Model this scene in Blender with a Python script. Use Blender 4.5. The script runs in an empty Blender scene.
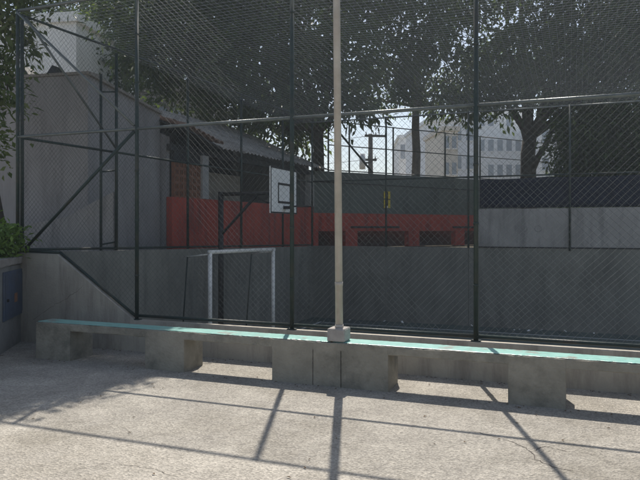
import bpy, bmesh, math, random
from mathutils import Vector, Matrix
import numpy as np

R = math.radians
sc = bpy.context.scene
COL = sc.collection
random.seed(7)
rng = np.random.default_rng(11)

# ------------------------------------------------------------------ camera
EYE = 1.6
cam = bpy.data.cameras.new("camera")
cam.sensor_width = 36.0
cam.lens = 36.0
cam.shift_y = -0.01875
cam.clip_start = 0.05
cam.clip_end = 2000
cam_o = bpy.data.objects.new("camera", cam)
cam_o.location = (0, 0, EYE)
cam_o.rotation_euler = (R(90), 0, 0)
COL.objects.link(cam_o)
sc.camera = cam_o

# ------------------------------------------------------------------ light
SUN_EL, SUN_AZ = R(56.2), R(2.0)
world = bpy.data.worlds.new("World")
sc.world = world
world.use_nodes = True
wn = world.node_tree
bgn = wn.nodes["Background"]
sky = wn.nodes.new("ShaderNodeTexSky")
sky.sky_type = 'NISHITA'
sky.sun_disc = False
sky.sun_elevation = SUN_EL
sky.sun_rotation = SUN_AZ
sky.air_density = 1.0
sky.dust_density = 1.5
hsv = wn.nodes.new("ShaderNodeHueSaturation")     # pale, hazy city sky
hsv.inputs["Saturation"].default_value = 0.8
wn.links.new(sky.outputs[0], hsv.inputs["Color"])
wn.links.new(hsv.outputs[0], bgn.inputs[0])
bgn.inputs[1].default_value = 0.095

sun = bpy.data.lights.new("sun", 'SUN')
sun.energy = 4.8
sun.angle = R(0.55)
sun.color = (1.0, 0.94, 0.86)
sun_o = bpy.data.objects.new("sun", sun)
to_sun = Vector((math.sin(SUN_AZ) * math.cos(SUN_EL), math.cos(SUN_AZ) * math.cos(SUN_EL), math.sin(SUN_EL)))
sun_o.rotation_euler = to_sun.to_track_quat('Z', 'Y').to_euler()
sun_o.location = (0, 20, 40)
COL.objects.link(sun_o)

sc.view_settings.view_transform = 'Standard'
sc.view_settings.look = 'None'
sc.view_settings.gamma = 1.0
sc.view_settings.exposure = 0.5
sc.view_settings.use_curve_mapping = False

# ------------------------------------------------------------------ materials
def mat(name, col, col2=None, scale=4.0, rough=0.85, bump=0.0, bscale=60.0, metal=0.0,
        stain=None, stain_scale=0.8, stain_amt=0.5, streak=False, spec=0.3):
    m = bpy.data.materials.new(name)
    m.use_nodes = True
    nt = m.node_tree
    N, L = nt.nodes, nt.links
    b = N["Principled BSDF"]
    b.inputs["Roughness"].default_value = rough
    b.inputs["Metallic"].default_value = metal
    b.inputs["Specular IOR Level"].default_value = spec
    tc = N.new("ShaderNodeTexCoord")
    geo = N.new("ShaderNodeNewGeometry")
    pos = geo.outputs["Position"]
    base = None
    if col2 is None:
        col2 = tuple(c * 0.75 for c in col)
    n = N.new("ShaderNodeTexNoise")
    n.inputs["Scale"].default_value = scale
    n.inputs["Detail"].default_value = 6
    n.inputs["Roughness"].default_value = 0.65
    L.new(pos, n.inputs["Vector"])
    r = N.new("ShaderNodeValToRGB")
    r.color_ramp.elements[0].position = 0.32
    r.color_ramp.elements[1].position = 0.68
    r.color_ramp.elements[0].color = (*col2, 1)
    r.color_ramp.elements[1].color = (*col, 1)
    L.new(n.outputs["Fac"], r.inputs[0])
    base = r.outputs[0]
    if stain is not None:
        n2 = N.new("ShaderNodeTexNoise")
        n2.inputs["Scale"].default_value = stain_scale
        n2.inputs["Detail"].default_value = 8
        n2.inputs["Roughness"].default_value = 0.7
        v = pos
        if streak:
            mp = N.new("ShaderNodeMapping")
            mp.inputs["Scale"].default_value = (4.5, 4.5, 0.7)
            L.new(pos, mp.inputs[0])
            v = mp.outputs[0]
        L.new(v, n2.inputs["Vector"])
        r2 = N.new("ShaderNodeValToRGB")
        r2.color_ramp.elements[0].position = 0.48
        r2.color_ramp.elements[1].position = 0.66
        r2.color_ramp.elements[0].color = (0, 0, 0, 1)
        r2.color_ramp.elements[1].color = (stain_amt,) * 3 + (1,)
        L.new(n2.outputs["Fac"], r2.inputs[0])
        mx = N.new("ShaderNodeMix")
        mx.data_type = 'RGBA'
        L.new(r2.outputs[0], mx.inputs[0])
        L.new(base, mx.inputs[6])
        mx.inputs[7].default_value = (*stain, 1)
        base = mx.outputs[2]
    L.new(base, b.inputs["Base Color"])
    if bump > 0:
        n3 = N.new("ShaderNodeTexNoise")
        n3.inputs["Scale"].default_value = bscale
        n3.inputs["Detail"].default_value = 4
        L.new(pos, n3.inputs["Vector"])
        bp = N.new("ShaderNodeBump")
        bp.inputs["Strength"].default_value = bump
        bp.inputs["Distance"].default_value = 0.02
        L.new(n3.outputs["Fac"], bp.inputs["Height"])
        L.new(bp.outputs[0], b.inputs["Normal"])
    return m

def leaf_mat(name, cols, trans=0.35):
    m = bpy.data.materials.new(name)
    m.use_nodes = True
    nt = m.node_tree
    N, L = nt.nodes, nt.links
    b = N["Principled BSDF"]
    out = N["Material Output"]
    at = N.new("ShaderNodeAttribute")
    at.attribute_name = "tint"
    r = N.new("ShaderNodeValToRGB")
    e = r.color_ramp.elements
    e[0].color = (*cols[0], 1)
    e[1].color = (*cols[2], 1)
    mid = e.new(0.5)
    mid.color = (*cols[1], 1)
    L.new(at.outputs["Fac"], r.inputs[0])
    L.new(r.outputs[0], b.inputs["Base Color"])
    b.inputs["Roughness"].default_value = 0.5
    b.inputs["Specular IOR Level"].default_value = 0.35
    t = N.new("ShaderNodeBsdfTranslucent")
    br = N.new("ShaderNodeMix")
    br.data_type = 'RGBA'
    br.inputs[0].default_value = 0.4
    L.new(r.outputs[0], br.inputs[6])
    br.inputs[7].default_value = (0.16, 0.24, 0.02, 1)
    L.new(br.outputs[2], t.inputs["Color"])
    ms = N.new("ShaderNodeMixShader")
    ms.inputs[0].default_value = trans
    L.new(b.outputs[0], ms.inputs[1])
    L.new(t.outputs[0], ms.inputs[2])
    L.new(ms.outputs[0], out.inputs[0])
    return m

def plaza_material():
    m = mat("plaza_concrete", (0.435, 0.41, 0.36), (0.31, 0.292, 0.258), scale=2.2, rough=0.95,
            stain=(0.25, 0.232, 0.195), stain_scale=0.75, stain_amt=0.75, spec=0.15)
    nt = m.node_tree
    N, L = nt.nodes, nt.links
    b = N["Principled BSDF"]
    geo = N["Geometry"] if "Geometry" in N else [n for n in N if n.bl_idname == "ShaderNodeNewGeometry"][0]
    pos = geo.outputs["Position"]
    vo = N.new("ShaderNodeTexVoronoi")
    vo.inputs["Scale"].default_value = 68
    L.new(pos, vo.inputs["Vector"])
    n = N.new("ShaderNodeTexNoise")
    n.inputs["Scale"].default_value = 17
    n.inputs["Detail"].default_value = 7
    n.inputs["Roughness"].default_value = 0.75
    L.new(pos, n.inputs["Vector"])
    ad = N.new("ShaderNodeMath")
    ad.operation = 'ADD'
    L.new(vo.outputs["Distance"], ad.inputs[0])
    L.new(n.outputs["Fac"], ad.inputs[1])
    bp = N.new("ShaderNodeBump")
    bp.inputs["Strength"].default_value = 0.75
    bp.inputs["Distance"].default_value = 0.012
    L.new(ad.outputs[0], bp.inputs["Height"])
    L.new(bp.outputs[0], b.inputs["Normal"])
    # exposed pebbles vary in tone
    old = b.inputs["Base Color"].links[0].from_socket
    hs = N.new("ShaderNodeValToRGB")
    hs.color_ramp.elements[0].position = 0.1
    hs.color_ramp.elements[1].position = 0.9
    hs.color_ramp.elements[0].color = (0.62, 0.61, 0.60, 1)
    hs.color_ramp.elements[1].color = (1.22, 1.2, 1.18, 1)
    L.new(vo.outputs["Color"], hs.inputs[0])
    mx = N.new("ShaderNodeMix")
    mx.data_type = 'RGBA'
    mx.blend_type = 'MULTIPLY'
    mx.inputs[0].default_value = 0.8
    L.new(old, mx.inputs[6])
    L.new(hs.outputs[0], mx.inputs[7])
    L.new(mx.outputs[2], b.inputs["Base Color"])
    return m

M = {}
M['plaza'] = plaza_material()
M['bench'] = mat("bench_concrete", (0.33, 0.305, 0.25), (0.24, 0.222, 0.182), 4, 0.92, 0.5, 38,
                 stain=(0.12, 0.115, 0.095), stain_scale=2.2, stain_amt=0.75)
M['crack'] = mat("crack_dark", (0.13, 0.115, 0.10), None, 8, 1.0)
M['kerb'] = mat("kerb_concrete", (0.36, 0.33, 0.29), (0.24, 0.22, 0.19), 3, 0.9, 0.2, 50,
                stain=(0.14, 0.13, 0.12), stain_scale=1.2, stain_amt=0.5)
M['wedge'] = mat("wedge_concrete", (0.43, 0.395, 0.335), (0.345, 0.318, 0.27), 2.5, 0.9, 0.2, 40,
                 stain=(0.17, 0.15, 0.13), stain_scale=0.9, stain_amt=0.6, streak=True)
M['court_wall'] = mat("court_wall_paint", (0.235, 0.228, 0.20), (0.17, 0.165, 0.147), 1.4, 0.8, 0.12, 40,
                      stain=(0.09, 0.09, 0.082), stain_scale=1.0, stain_amt=0.5, streak=True)
M['block_wall'] = mat("grey_render", (0.37, 0.35, 0.335), (0.29, 0.275, 0.262), 1.6, 0.9, 0.15, 40,
                      stain=(0.16, 0.155, 0.15), stain_scale=0.9, stain_amt=0.65, streak=True)
M['grey_wall'] = mat("grey_house_render", (0.33, 0.32, 0.32), (0.26, 0.25, 0.25), 0.9, 0.9, 0.15, 30,
                     stain=(0.16, 0.15, 0.15), stain_scale=0.6, stain_amt=0.6, streak=True)
M['court'] = mat("court_floor_paint", (0.12, 0.15, 0.13), (0.085, 0.105, 0.095), 1.5, 0.7, 0.05, 60,
                 stain=(0.2, 0.2, 0.18), stain_scale=0.8, stain_amt=0.4)
M['line'] = mat("court_line_paint", (0.75, 0.75, 0.72), (0.5, 0.5, 0.48), 6, 0.7)
M['terrain'] = mat("soil", (0.16, 0.13, 0.09), (0.09, 0.085, 0.05), 2, 1.0, 0.5, 20)
M['steel_green'] = mat("fence_steel_green", (0.030, 0.050, 0.045), (0.018, 0.030, 0.028), 12, 0.5, 0.0,
                       stain=(0.09, 0.05, 0.03), stain_scale=3.0, stain_amt=0.35)
M['rail'] = mat("fence_rail_galvanised", (0.16, 0.175, 0.17), (0.10, 0.115, 0.11), 9, 0.45, metal=0.4)
M['wire'] = mat("fence_wire", (0.10, 0.112, 0.112), (0.04, 0.046, 0.046), 7, 0.6)
M['net'] = mat("nylon_net", (0.52, 0.56, 0.62), (0.40, 0.44, 0.50), 6, 0.8)
M['goal_net'] = mat('goal_net', (0.12, 0.13, 0.13), (0.08, 0.085, 0.085), 6, 0.9)
M['galv'] = mat("galvanised_pole", (0.52, 0.475, 0.415), (0.40, 0.365, 0.32), 5, 0.55, 0.03, 60, metal=0.0,
                stain=(0.30, 0.22, 0.15), stain_scale=2.2, stain_amt=0.35)
M['footing'] = mat("footing_concrete", (0.40, 0.37, 0.34), (0.29, 0.27, 0.25), 9, 0.9, 0.35, 60)
M['red'] = mat("red_paint", (0.52, 0.092, 0.062), (0.38, 0.07, 0.05), 1.7, 0.75, 0.08, 40,
               stain=(0.17, 0.055, 0.048), stain_scale=1.1, stain_amt=0.75, streak=True)
M['green_wall'] = mat("green_wall_paint", (0.155, 0.175, 0.155), (0.115, 0.13, 0.118), 1.2, 0.85, 0.1, 30,
                      stain=(0.07, 0.078, 0.07), stain_scale=0.7, stain_amt=0.6, streak=True)
M['brick'] = mat("clay_block", (0.30, 0.14, 0.085), (0.22, 0.10, 0.06), 7, 0.9, 0.2, 60)
M['clay'] = mat("clay_tile", (0.30, 0.17, 0.12), (0.20, 0.13, 0.10), 6, 0.9, 0.2, 50,
                stain=(0.10, 0.09, 0.08), stain_scale=3, stain_amt=0.7)
M['fibre'] = mat("fibre_cement", (0.46, 0.42, 0.37), (0.33, 0.30, 0.265), 3, 0.95, 0.15, 40,
                 stain=(0.10, 0.09, 0.08), stain_scale=1.4, stain_amt=0.7)
M['white'] = mat("white_paint", (0.82, 0.80, 0.76), (0.70, 0.68, 0.64), 3, 0.6, 0.0,
                 stain=(0.35, 0.32, 0.28), stain_scale=2.5, stain_amt=0.4)
M['column'] = mat('column_render', (0.42, 0.41, 0.39), (0.33, 0.32, 0.31), 3, 0.9, 0.1, 40)
M['cloth'] = mat('navy_cloth', (0.013, 0.018, 0.040), (0.009, 0.012, 0.026), 5, 0.9)
M['board'] = mat("backboard_white", (0.80, 0.80, 0.78), (0.70, 0.70, 0.68), 2, 0.5)
M['black'] = mat("black_paint", (0.025, 0.025, 0.028), None, 6, 0.5)
M['dark'] = mat("interior_shade", (0.05, 0.05, 0.052), None, 2, 0.95)  # near-black colour carries the shade under the roof and inside openings
M['beige'] = mat("beige_render", (0.34, 0.31, 0.26), (0.27, 0.24, 0.2), 2, 0.9)
M['blue_door'] = mat("blue_steel_door", (0.085, 0.112, 0.165), (0.062, 0.083, 0.125), 5, 0.5, 0.0,
                     stain=(0.12, 0.10, 0.08), stain_scale=3, stain_amt=0.4)
M['cabinet'] = mat("cabinet_render", (0.27, 0.265, 0.25), (0.20, 0.197, 0.187), 2.2, 0.9, 0.15, 40,
                   stain=(0.10, 0.10, 0.10), stain_scale=1.2, stain_amt=0.6)
M['cap'] = mat("cap_concrete", (0.33, 0.30, 0.27), (0.22, 0.20, 0.18), 5, 0.95, 0.25, 45)
M['orange'] = mat("orange_label", (0.34, 0.17, 0.10), None, 8, 0.6)
M['yellow'] = mat("yellow_plate", (0.75, 0.58, 0.06), (0.60, 0.46, 0.05), 5, 0.6)
M['bark'] = mat("bark", (0.085, 0.07, 0.055), (0.045, 0.038, 0.03), 6, 1.0, 0.7, 18)
M['bark_pale'] = mat("bark_pale", (0.20, 0.18, 0.15), (0.12, 0.105, 0.09), 5, 1.0, 0.6, 16)
M['bldg_white'] = mat("white_facade", (0.86, 0.85, 0.83), (0.80, 0.79, 0.77), 0.4, 0.8,
                      stain=(0.5, 0.49, 0.46), stain_scale=0.3, stain_amt=0.4, streak=True)
M['bldg_grey'] = mat("pale_grey_facade", (0.78, 0.79, 0.82), (0.70, 0.71, 0.74), 0.3, 0.8)
M['bldg_cream'] = mat("cream_facade", (0.66, 0.60, 0.52), (0.58, 0.53, 0.46), 0.3, 0.8)
M['pane'] = mat("window_pane", (0.26, 0.29, 0.33), (0.20, 0.23, 0.27), 1.0, 0.15, spec=0.6)
M['leaf_dark'] = leaf_mat("leaf_dark", [(0.032, 0.055, 0.024), (0.05, 0.078, 0.032), (0.09, 0.12, 0.042)], 0.4)
M['leaf_mid'] = leaf_mat("leaf_mid", [(0.03, 0.055, 0.016), (0.055, 0.09, 0.025), (0.10, 0.14, 0.035)], 0.35)
M['leaf_street'] = leaf_mat('leaf_street', [(0.06, 0.10, 0.03), (0.10, 0.14, 0.04), (0.17, 0.20, 0.07)], 0.5)
M['leaf_bright'] = leaf_mat("leaf_bright", [(0.09, 0.16, 0.03), (0.14, 0.24, 0.045), (0.22, 0.33, 0.07)], 0.45)
M['leaf_dry'] = mat("leaf_dry", (0.16, 0.10, 0.05), (0.08, 0.05, 0.03), 12, 0.9)

def seat_paint():
    m = mat("seat_green_paint", (0.29, 0.545, 0.485), (0.19, 0.42, 0.365), 7, 0.38, 0.12, 40, spec=0.8)
    nt = m.node_tree
    N, L = nt.nodes, nt.links
    b = N["Principled BSDF"]
    old = b.inputs["Base Color"].links[0].from_socket
    geo = [n for n in N if n.bl_idname == "ShaderNodeNewGeometry"][0]
    n = N.new("ShaderNodeTexNoise")
    n.inputs["Scale"].default_value = 3.4
    n.inputs["Detail"].default_value = 9
    n.inputs["Roughness"].default_value = 0.7
    L.new(geo.outputs["Position"], n.inputs["Vector"])
    r = N.new("ShaderNodeValToRGB")
    r.color_ramp.elements[0].position = 0.55
    r.color_ramp.elements[1].position = 0.64
    L.new(n.outputs["Fac"], r.inputs[0])
    mx = N.new("ShaderNodeMix")
    mx.data_type = 'RGBA'
    L.new(r.outputs[0], mx.inputs[0])
    L.new(old, mx.inputs[6])
    mx.inputs[7].default_value = (0.26, 0.27, 0.235, 1)
    L.new(mx.outputs[2], b.inputs["Base Color"])
    return m
M['seat'] = seat_paint()

# ------------------------------------------------------------------ helpers
def tag(o, label=None, cat=None, group=None, kind=None):
    if label: o['label'] = label
    if cat: o['category'] = cat
    if group: o['group'] = group
    if kind: o['kind'] = kind
    return o

def empty(name, loc=(0, 0, 0), rz=0.0, label=None, cat=None, group=None):
    o = bpy.data.objects.new(name, None)
    o.empty_display_size = 0.2
    o.location = loc
    o.rotation_euler = (0, 0, rz)
    COL.objects.link(o)
    return tag(o, label, cat, group)

class MB:
    def __init__(self):
        self.v, self.f = [], []

    def add(self, vs, fs):
        k = len(self.v)
        self.v += [tuple(p) for p in vs]
        self.f += [tuple(i + k for i in f) for f in fs]
        return self

    def box(self, x0, x1, y0, y1, z0, z1, bev=0.0, rough=0.0):
        if bev <= 0:
            vs = [(x0, y0, z0), (x1, y0, z0), (x1, y1, z0), (x0, y1, z0),
                  (x0, y0, z1), (x1, y0, z1), (x1, y1, z1), (x0, y1, z1)]
            fs = [(0, 3, 2, 1), (4, 5, 6, 7), (0, 1, 5, 4), (1, 2, 6, 5), (2, 3, 7, 6), (3, 0, 4, 7)]
            return self.add(vs, fs)
        bm = bmesh.new()
        bmesh.ops.create_cube(bm, size=1.0)
        for v in bm.verts:
            v.co = Vector(((x0 + x1) / 2 + v.co.x * (x1 - x0), (y0 + y1) / 2 + v.co.y * (y1 - y0),
                           (z0 + z1) / 2 + v.co.z * (z1 - z0)))
        if rough > 0:
            # cut the long way so that edges can wander a little
            n = max(1, int((x1 - x0) / 0.12))
            es = [e for e in bm.edges if abs((e.verts[0].co - e.verts[1].co).normalized().x) > 0.9]
            bmesh.ops.subdivide_edges(bm, edges=es, cuts=n, use_grid_fill=True)
        bmesh.ops.bevel(bm, geom=bm.edges[:] if rough <= 0 else [e for e in bm.edges if e.is_boundary or
                        (len(e.link_faces) == 2 and e.calc_face_angle(0) > 0.5)],
                        offset=bev, segments=2, affect='EDGES', profile=0.5)
        if rough > 0:
            for v in bm.verts:
                v.co += Vector((random.uniform(-1, 1), random.uniform(-1, 1), random.uniform(-1, 1))) * rough
        bm.verts.index_update()
        self.add([v.co[:] for v in bm.verts], [[v.index for v in f.verts] for f in bm.faces])
        bm.free()
        return self

    def tube(self, p0, p1, r0, r1=None, n=8, caps=True):
        r1 = r0 if r1 is None else r1
        p0, p1 = Vector(p0), Vector(p1)
        d = (p1 - p0).normalized()
        a = d.orthogonal().normalized()
        b = d.cross(a)
        vs = []
        for p, r in ((p0, r0), (p1, r1)):
            for i in range(n):
                t = 2 * math.pi * i / n
                vs.append(p + (a * math.cos(t) + b * math.sin(t)) * r)
        fs = [(i, (i + 1) % n, n + (i + 1) % n, n + i) for i in range(n)]
        if caps:
            fs += [tuple(reversed(range(n))), tuple(range(n, 2 * n))]
        return self.add(vs, fs)

    def path(self, pts, rads, n=7):
        pts = [Vector(p) for p in pts]
        rings = []
        for i, p in enumerate(pts):
            d = (pts[min(i + 1, len(pts) - 1)] - pts[max(i - 1, 0)]).normalized()
            a = Vector((0.3, 1, 0.1)).cross(d).normalized()
            b = d.cross(a)
            rings.append([p + (a * math.cos(2 * math.pi * k / n) + b * math.sin(2 * math.pi * k / n)) * rads[i]
                          for k in range(n)])
        vs = [q for r in rings for q in r]
        fs = []
        for i in range(len(pts) - 1):
            for k in range(n):
                fs.append((i * n + k, i * n + (k + 1) % n, (i + 1) * n + (k + 1) % n, (i + 1) * n + k))
        fs.append(tuple(reversed(range(n))))
        fs.append(tuple(range((len(pts) - 1) * n, len(pts) * n)))
        return self.add(vs, fs)

    def prism(self, poly, y0, y1):
        """polygon in local x,z (counter-clockwise seen from -y) extruded along y"""
        n = len(poly)
        vs = [(x, y0, z) for x, z in poly] + [(x, y1, z) for x, z in poly]
        fs = [tuple(range(n)), tuple(reversed(range(n, 2 * n)))]
        fs += [((i + 1) % n, i, n + i, n + (i + 1) % n) for i in range(n)]
        return self.add(vs, fs)

    def mesh(self, name):
        me = bpy.data.meshes.new(name)
        me.from_pydata(self.v, [], self.f)
        me.update()
        return me

    def build(self, name, material, parent=None, smooth=False, loc=None, rz=None):
        me = self.mesh(name)
        me.materials.append(material)
        bm = bmesh.new()
        bm.from_mesh(me)
        bmesh.ops.recalc_face_normals(bm, faces=bm.faces)
        bm.to_mesh(me)
        bm.free()
        if smooth:
            me.polygons.foreach_set("use_smooth", [True] * len(me.polygons))
        o = bpy.data.objects.new(name, me)
        COL.objects.link(o)
        if parent: o.parent = parent
        if loc is not None: o.location = loc
        if rz is not None: o.rotation_euler = (0, 0, rz)
        return o

def link_copy(src, parent, loc=(0, 0, 0), rot=(0, 0, 0), scale=(1, 1, 1), name=None):
    c = src.copy()
    COL.objects.link(c)
    c.parent = parent
    c.location = loc
    c.rotation_euler = rot
    c.scale = scale
    return c

# ------------------------------------------------------------------ frames of the place
UX, UY = 0.930, -0.3676                  # along the front fence, to the right
UA = math.atan2(UY, UX)
FO = Vector((0, 7.43, 0))                # front fence line, straight ahead of the eye
U = Vector((UX, UY, 0))
NV = Vector((-UY, UX, 0))                # away across the court
def F(s, b, z=0.0):
    return FO + U * s + NV * b + Vector((0, 0, z))
CORNER = F(-4.64, 0)
GA = math.atan2(0.909, 0.4163)           # along the left side of the court
GV = Vector((0.4163, 0.909, 0))
GL = Vector((-0.909, 0.4163, 0))         # away from the court, to the left
def G(r, o, z=0.0):
    return CORNER + GV * r + GL * o + Vector((0, 0, z))
FAR_B = 9.74
COURT_Z = -0.9
TOP_Z, MID_Z, KERB_Z = 4.70, 2.90, 0.40
def at(px, py, d):
    return Vector(((px - 320) / 640 * d, d, EYE - (py - 228) / 640 * d))

# ------------------------------------------------------------------ ground, court floor, terrain
def sheet(name, pts, material, kind='structure', parent=None):
    m = MB()
    m.add([tuple(p) for p in pts], [tuple(range(len(pts)))])
    o = m.build(name, material, parent)
    o.data.flip_normals() if o.data.polygons[0].normal.z < 0 else None
    return tag(o, kind=kind) if parent is None else o

plaza = sheet('plaza_ground', [F(-60, 0.0), F(-60, -60), F(70, -60), F(70, 0.0)], M['plaza'])
court = sheet('court_floor', [F(-5.2, -0.1, COURT_Z), F(24, -0.1, COURT_Z), F(24, FAR_B + .3, COURT_Z), F(-5.2, FAR_B + .3, COURT_Z)], M['court'])
LZ = COURT_Z + 0.004
def court_line(a, b, w=0.06):
    a, b = Vector(a), Vector(b)
    d = (b - a).normalized()
    p = Vector((-d.y, d.x, 0)) * w / 2
    return sheet('court_line', [a - p, b - p, b + p, a + p], M['line'], parent=court)
court_line(F(-3.4, 8.85, LZ), F(22, 8.85, LZ), 0.07)
court_line(F(-3.4, 0.9, LZ), F(22, 0.9, LZ), 0.07)
court_line(F(-3.5, 0.8, LZ + .004), F(-3.5, 8.95, LZ + .004), 0.07)
court_line(F(9.0, 0.9, LZ + .004), F(9.0, 8.8, LZ + .004), 0.07)

sheet('far_terrain', [F(-4.3, FAR_B + 0.10, 0.98), F(200, FAR_B + 0.10, 0.98), F(400, 700, 0.98), F(-400, 700, 0.98), F(-4.3, 60, 0.98)], M['terrain'])
sheet('side_terrain', [G(-.05, 0.1, 0.985), G(70, 0.1, 0.985), G(300, 300, 0.985), G(-.05, 300, 0.985)], M['terrain'])

# cracks in the paving
def crack(name, pts, w, parent, material, normal=Vector((0, 0, 1))):
    pts = [Vector(p) for p in pts]
    fine = []
    for a, b in zip(pts[:-1], pts[1:]):
        n = max(2, int((b - a).length / 0.035))
        for i in range(n):
            q = a.lerp(b, i / n)
            j = normal.cross(b - a).normalized() * random.uniform(-1, 1) * 0.012
            fine.append(q + j)
    fine.append(pts[-1])
    m = MB()
    vs, fs = [], []
    for i, p in enumerate(fine):
        d = (fine[min(i + 1, len(fine) - 1)] - fine[max(i - 1, 0)]).normalized()
        s = normal.cross(d) * w * random.uniform(0.25, 1.0) * (0.2 if i in (0, len(fine) - 1) else 1)
        vs += [p - s, p + s]
    for i in range(len(fine) - 1):
        fs.append((2 * i, 2 * i + 1, 2 * i + 3, 2 * i + 2))
    m.add(vs, fs)
    return m.build(name, material, parent)

def gp(px, py, z=0.003):
    d = 640 * (EYE - z) / (py - 228)
    return Vector(((px - 320) / 640 * d, d, z))
crack('crack', [gp(470, 430), gp(498, 437), gp(517, 443), gp(531, 451), gp(535, 459), gp(552, 466), gp(575, 471)], 0.0045, plaza, M['crack'])
crack('crack', [gp(531, 451, .004), gp(545, 446, .004), gp(570, 452, .004)], 0.004, plaza, M['crack'])
crack('crack', [gp(70, 470), gp(110, 462), gp(150, 468), (gp(180, 478))], 0.002, plaza, M['crack'])

# ------------------------------------------------------------------ retaining walls round the court
w = MB().prism([(-4.64, COURT_Z - .1), (9.5, COURT_Z - .1), (9.5, KERB_Z), (-2.58, KERB_Z), (-3.86, 1.235), (-4.64, 1.245)], -0.06, 0.06)
front_wall = w.build('retaining_wall', M['wedge'], loc=FO, rz=UA)
tag(front_wall, 'low concrete kerb wall behind the bench, rising as a wedge at its end', 'wall')
c = MB().prism([(-3.2, 0.84), (-2.9, 0.64), (-3.05, 0.74)], -0.1, -0.061)  # tiny patch of render
crk = crack('crack', [Vector((-4.3, -0.0625, 0.32)), Vector((-4.0, -0.0625, .50)), Vector((-3.65, -0.0625, .66)), Vector((-3.35, -0.0625, .86))],
            0.0025, front_wall, M['crack'], Vector((0, -1, 0)))

w = MB().prism([(0.066, COURT_Z - .1), (10.0, COURT_Z - .1), (10.0, 1.08), (0.066, 1.25)], -0.06, 0.12)
side_wall = w.build('retaining_wall', M['court_wall'], loc=CORNER, rz=GA)
tag(side_wall, 'dark grey sunken court wall behind the goal, under the red wall', 'wall')

far_wall = empty('retaining_wall', F(0, FAR_B), UA, 'long dark grey wall at the far side of the court, under the pale block wall', 'wall')
S0 = -4.20
joints = [S0, -1.92, 0.25, 2.68, 4.6, 6.8, 9.0, 11.2, 13.4, 15.6, 18, 20.5, 23.5]
for i in range(len(joints) - 1):
    MB().box(joints[i] + .004, joints[i + 1] - .004, -.07 + random.uniform(-.003, .003), .10, COURT_Z - .1, 1.10).build('wall_panel', M['court_wall'], far_wall)
up = empty('block_wall', F(0, FAR_B), UA, 'pale grey rendered wall with faint worn lettering above the dark court wall', 'wall')
ups = [0.48, 2.66, 5.0, 7.4, 9.8, 12.2, 16, 20, 23.5]
for i in range(len(ups) - 1):
    MB().box(ups[i] + .012, ups[i + 1] - .012, -.05, .09, 1.135, 2.08 + .008 * (i % 3)).build('wall_panel', M['block_wall'], up)
MB().box(S0, 23.5, .101, .16, COURT_Z - .1, 1.09).build('backing', M['court_wall'], far_wall)
MB().box(0.45, 23.5, -.085, .08, 1.101, 1.134).build('ledge', M['black'], up)

# faint worn painted lettering
def text_mesh(body, size, loc, rot, material, parent, name):
    cu = bpy.data.curves.new(name, 'FONT')
    cu.body = body
    cu.size = size
    cu.extrude = 0.0
    o = bpy.data.objects.new(name, cu)
    COL.objects.link(o)
    dg = bpy.context.evaluated_depsgraph_get()
    me = bpy.data.meshes.new_from_object(o.evaluated_get(dg))
    bpy.data.objects.remove(o)
    bpy.data.curves.remove(cu)
    me.materials.clear()
    me.materials.append(material)
    t = bpy.data.objects.new(name, me)
    COL.objects.link(t)
    t.parent = parent
    t.location = loc
    t.rotation_euler = rot
    return t
M['worn'] = mat("worn_paint", (0.27, 0.255, 0.255), (0.21, 0.20, 0.20), 6, 0.9)
text_mesh("PO  O", 0.24, (1.38, -.053, 1.50), (R(90), 0, 0), M['worn'], up, 'worn_lettering')

# ------------------------------------------------------------------ chain link helpers
def chain_panel(x0, x1, z0, z1, pitch=0.075, r=0.0013, y=0.0, zlow=None):
    """diamond mesh of two crossing families of wires in local x,z; zlow(x) lifts the lower edge"""
    m = MB()
    H = z1 - z0
    def wire(xa, za, xb, zb, yo):
        n = max(1, int(abs(zb - za) / .7))
        pts = []
        for i in range(n + 1):
            t = i / n
            X, Z = xa + (xb - xa) * t, za + (zb - za) * t
            # loose weave: the panel bellies and the diamonds drift a little between the rails
            e = min(1.0, 6 * t * (1 - t) + .15)
            pts.append((X + .010 * math.sin(Z * 2.3 + X * 1.1 + ph), y + yo + .02 * e * math.sin(X * 1.7 + Z * 1.3 + ph), Z + .009 * math.sin(X * 2.9 + Z * .8 + ph)))
        for p, q in zip(pts[:-1], pts[1:]):
            m.tube(p, q, r, n=3, caps=False)
    ph = random.uniform(0, 6)
    k = x0 - H
    while k < x1:
        for sgn in (1, -1):
            # line x = k + t (sgn=1) or x = k + H - t, z = z0 + t
            ta, tb = 0.0, H
            if sgn == 1:
                ta, tb = max(ta, x0 - k), min(tb, x1 - k)
                if zlow: 
                    # march to where the wire leaves the slope
                    t = ta
                    while t < tb and z0 + t < zlow(k + t): t += 0.02
                    ta = t
                if tb - ta > .02: wire(k + ta, z0 + ta, k + tb, z0 + tb, r)
            else:
                ta, tb = max(ta, k + H - x1), min(tb, k + H - x0)
                if zlow:
                    t = ta
                    while t < tb and z0 + t < zlow(k + H - t): t += 0.02
                    ta = t
                if tb - ta > .02: wire(k + H - ta, z0 + ta, k + H - tb, z0 + tb, -r)
        k += pitch * random.uniform(0.985, 1.015)
    return m

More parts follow.
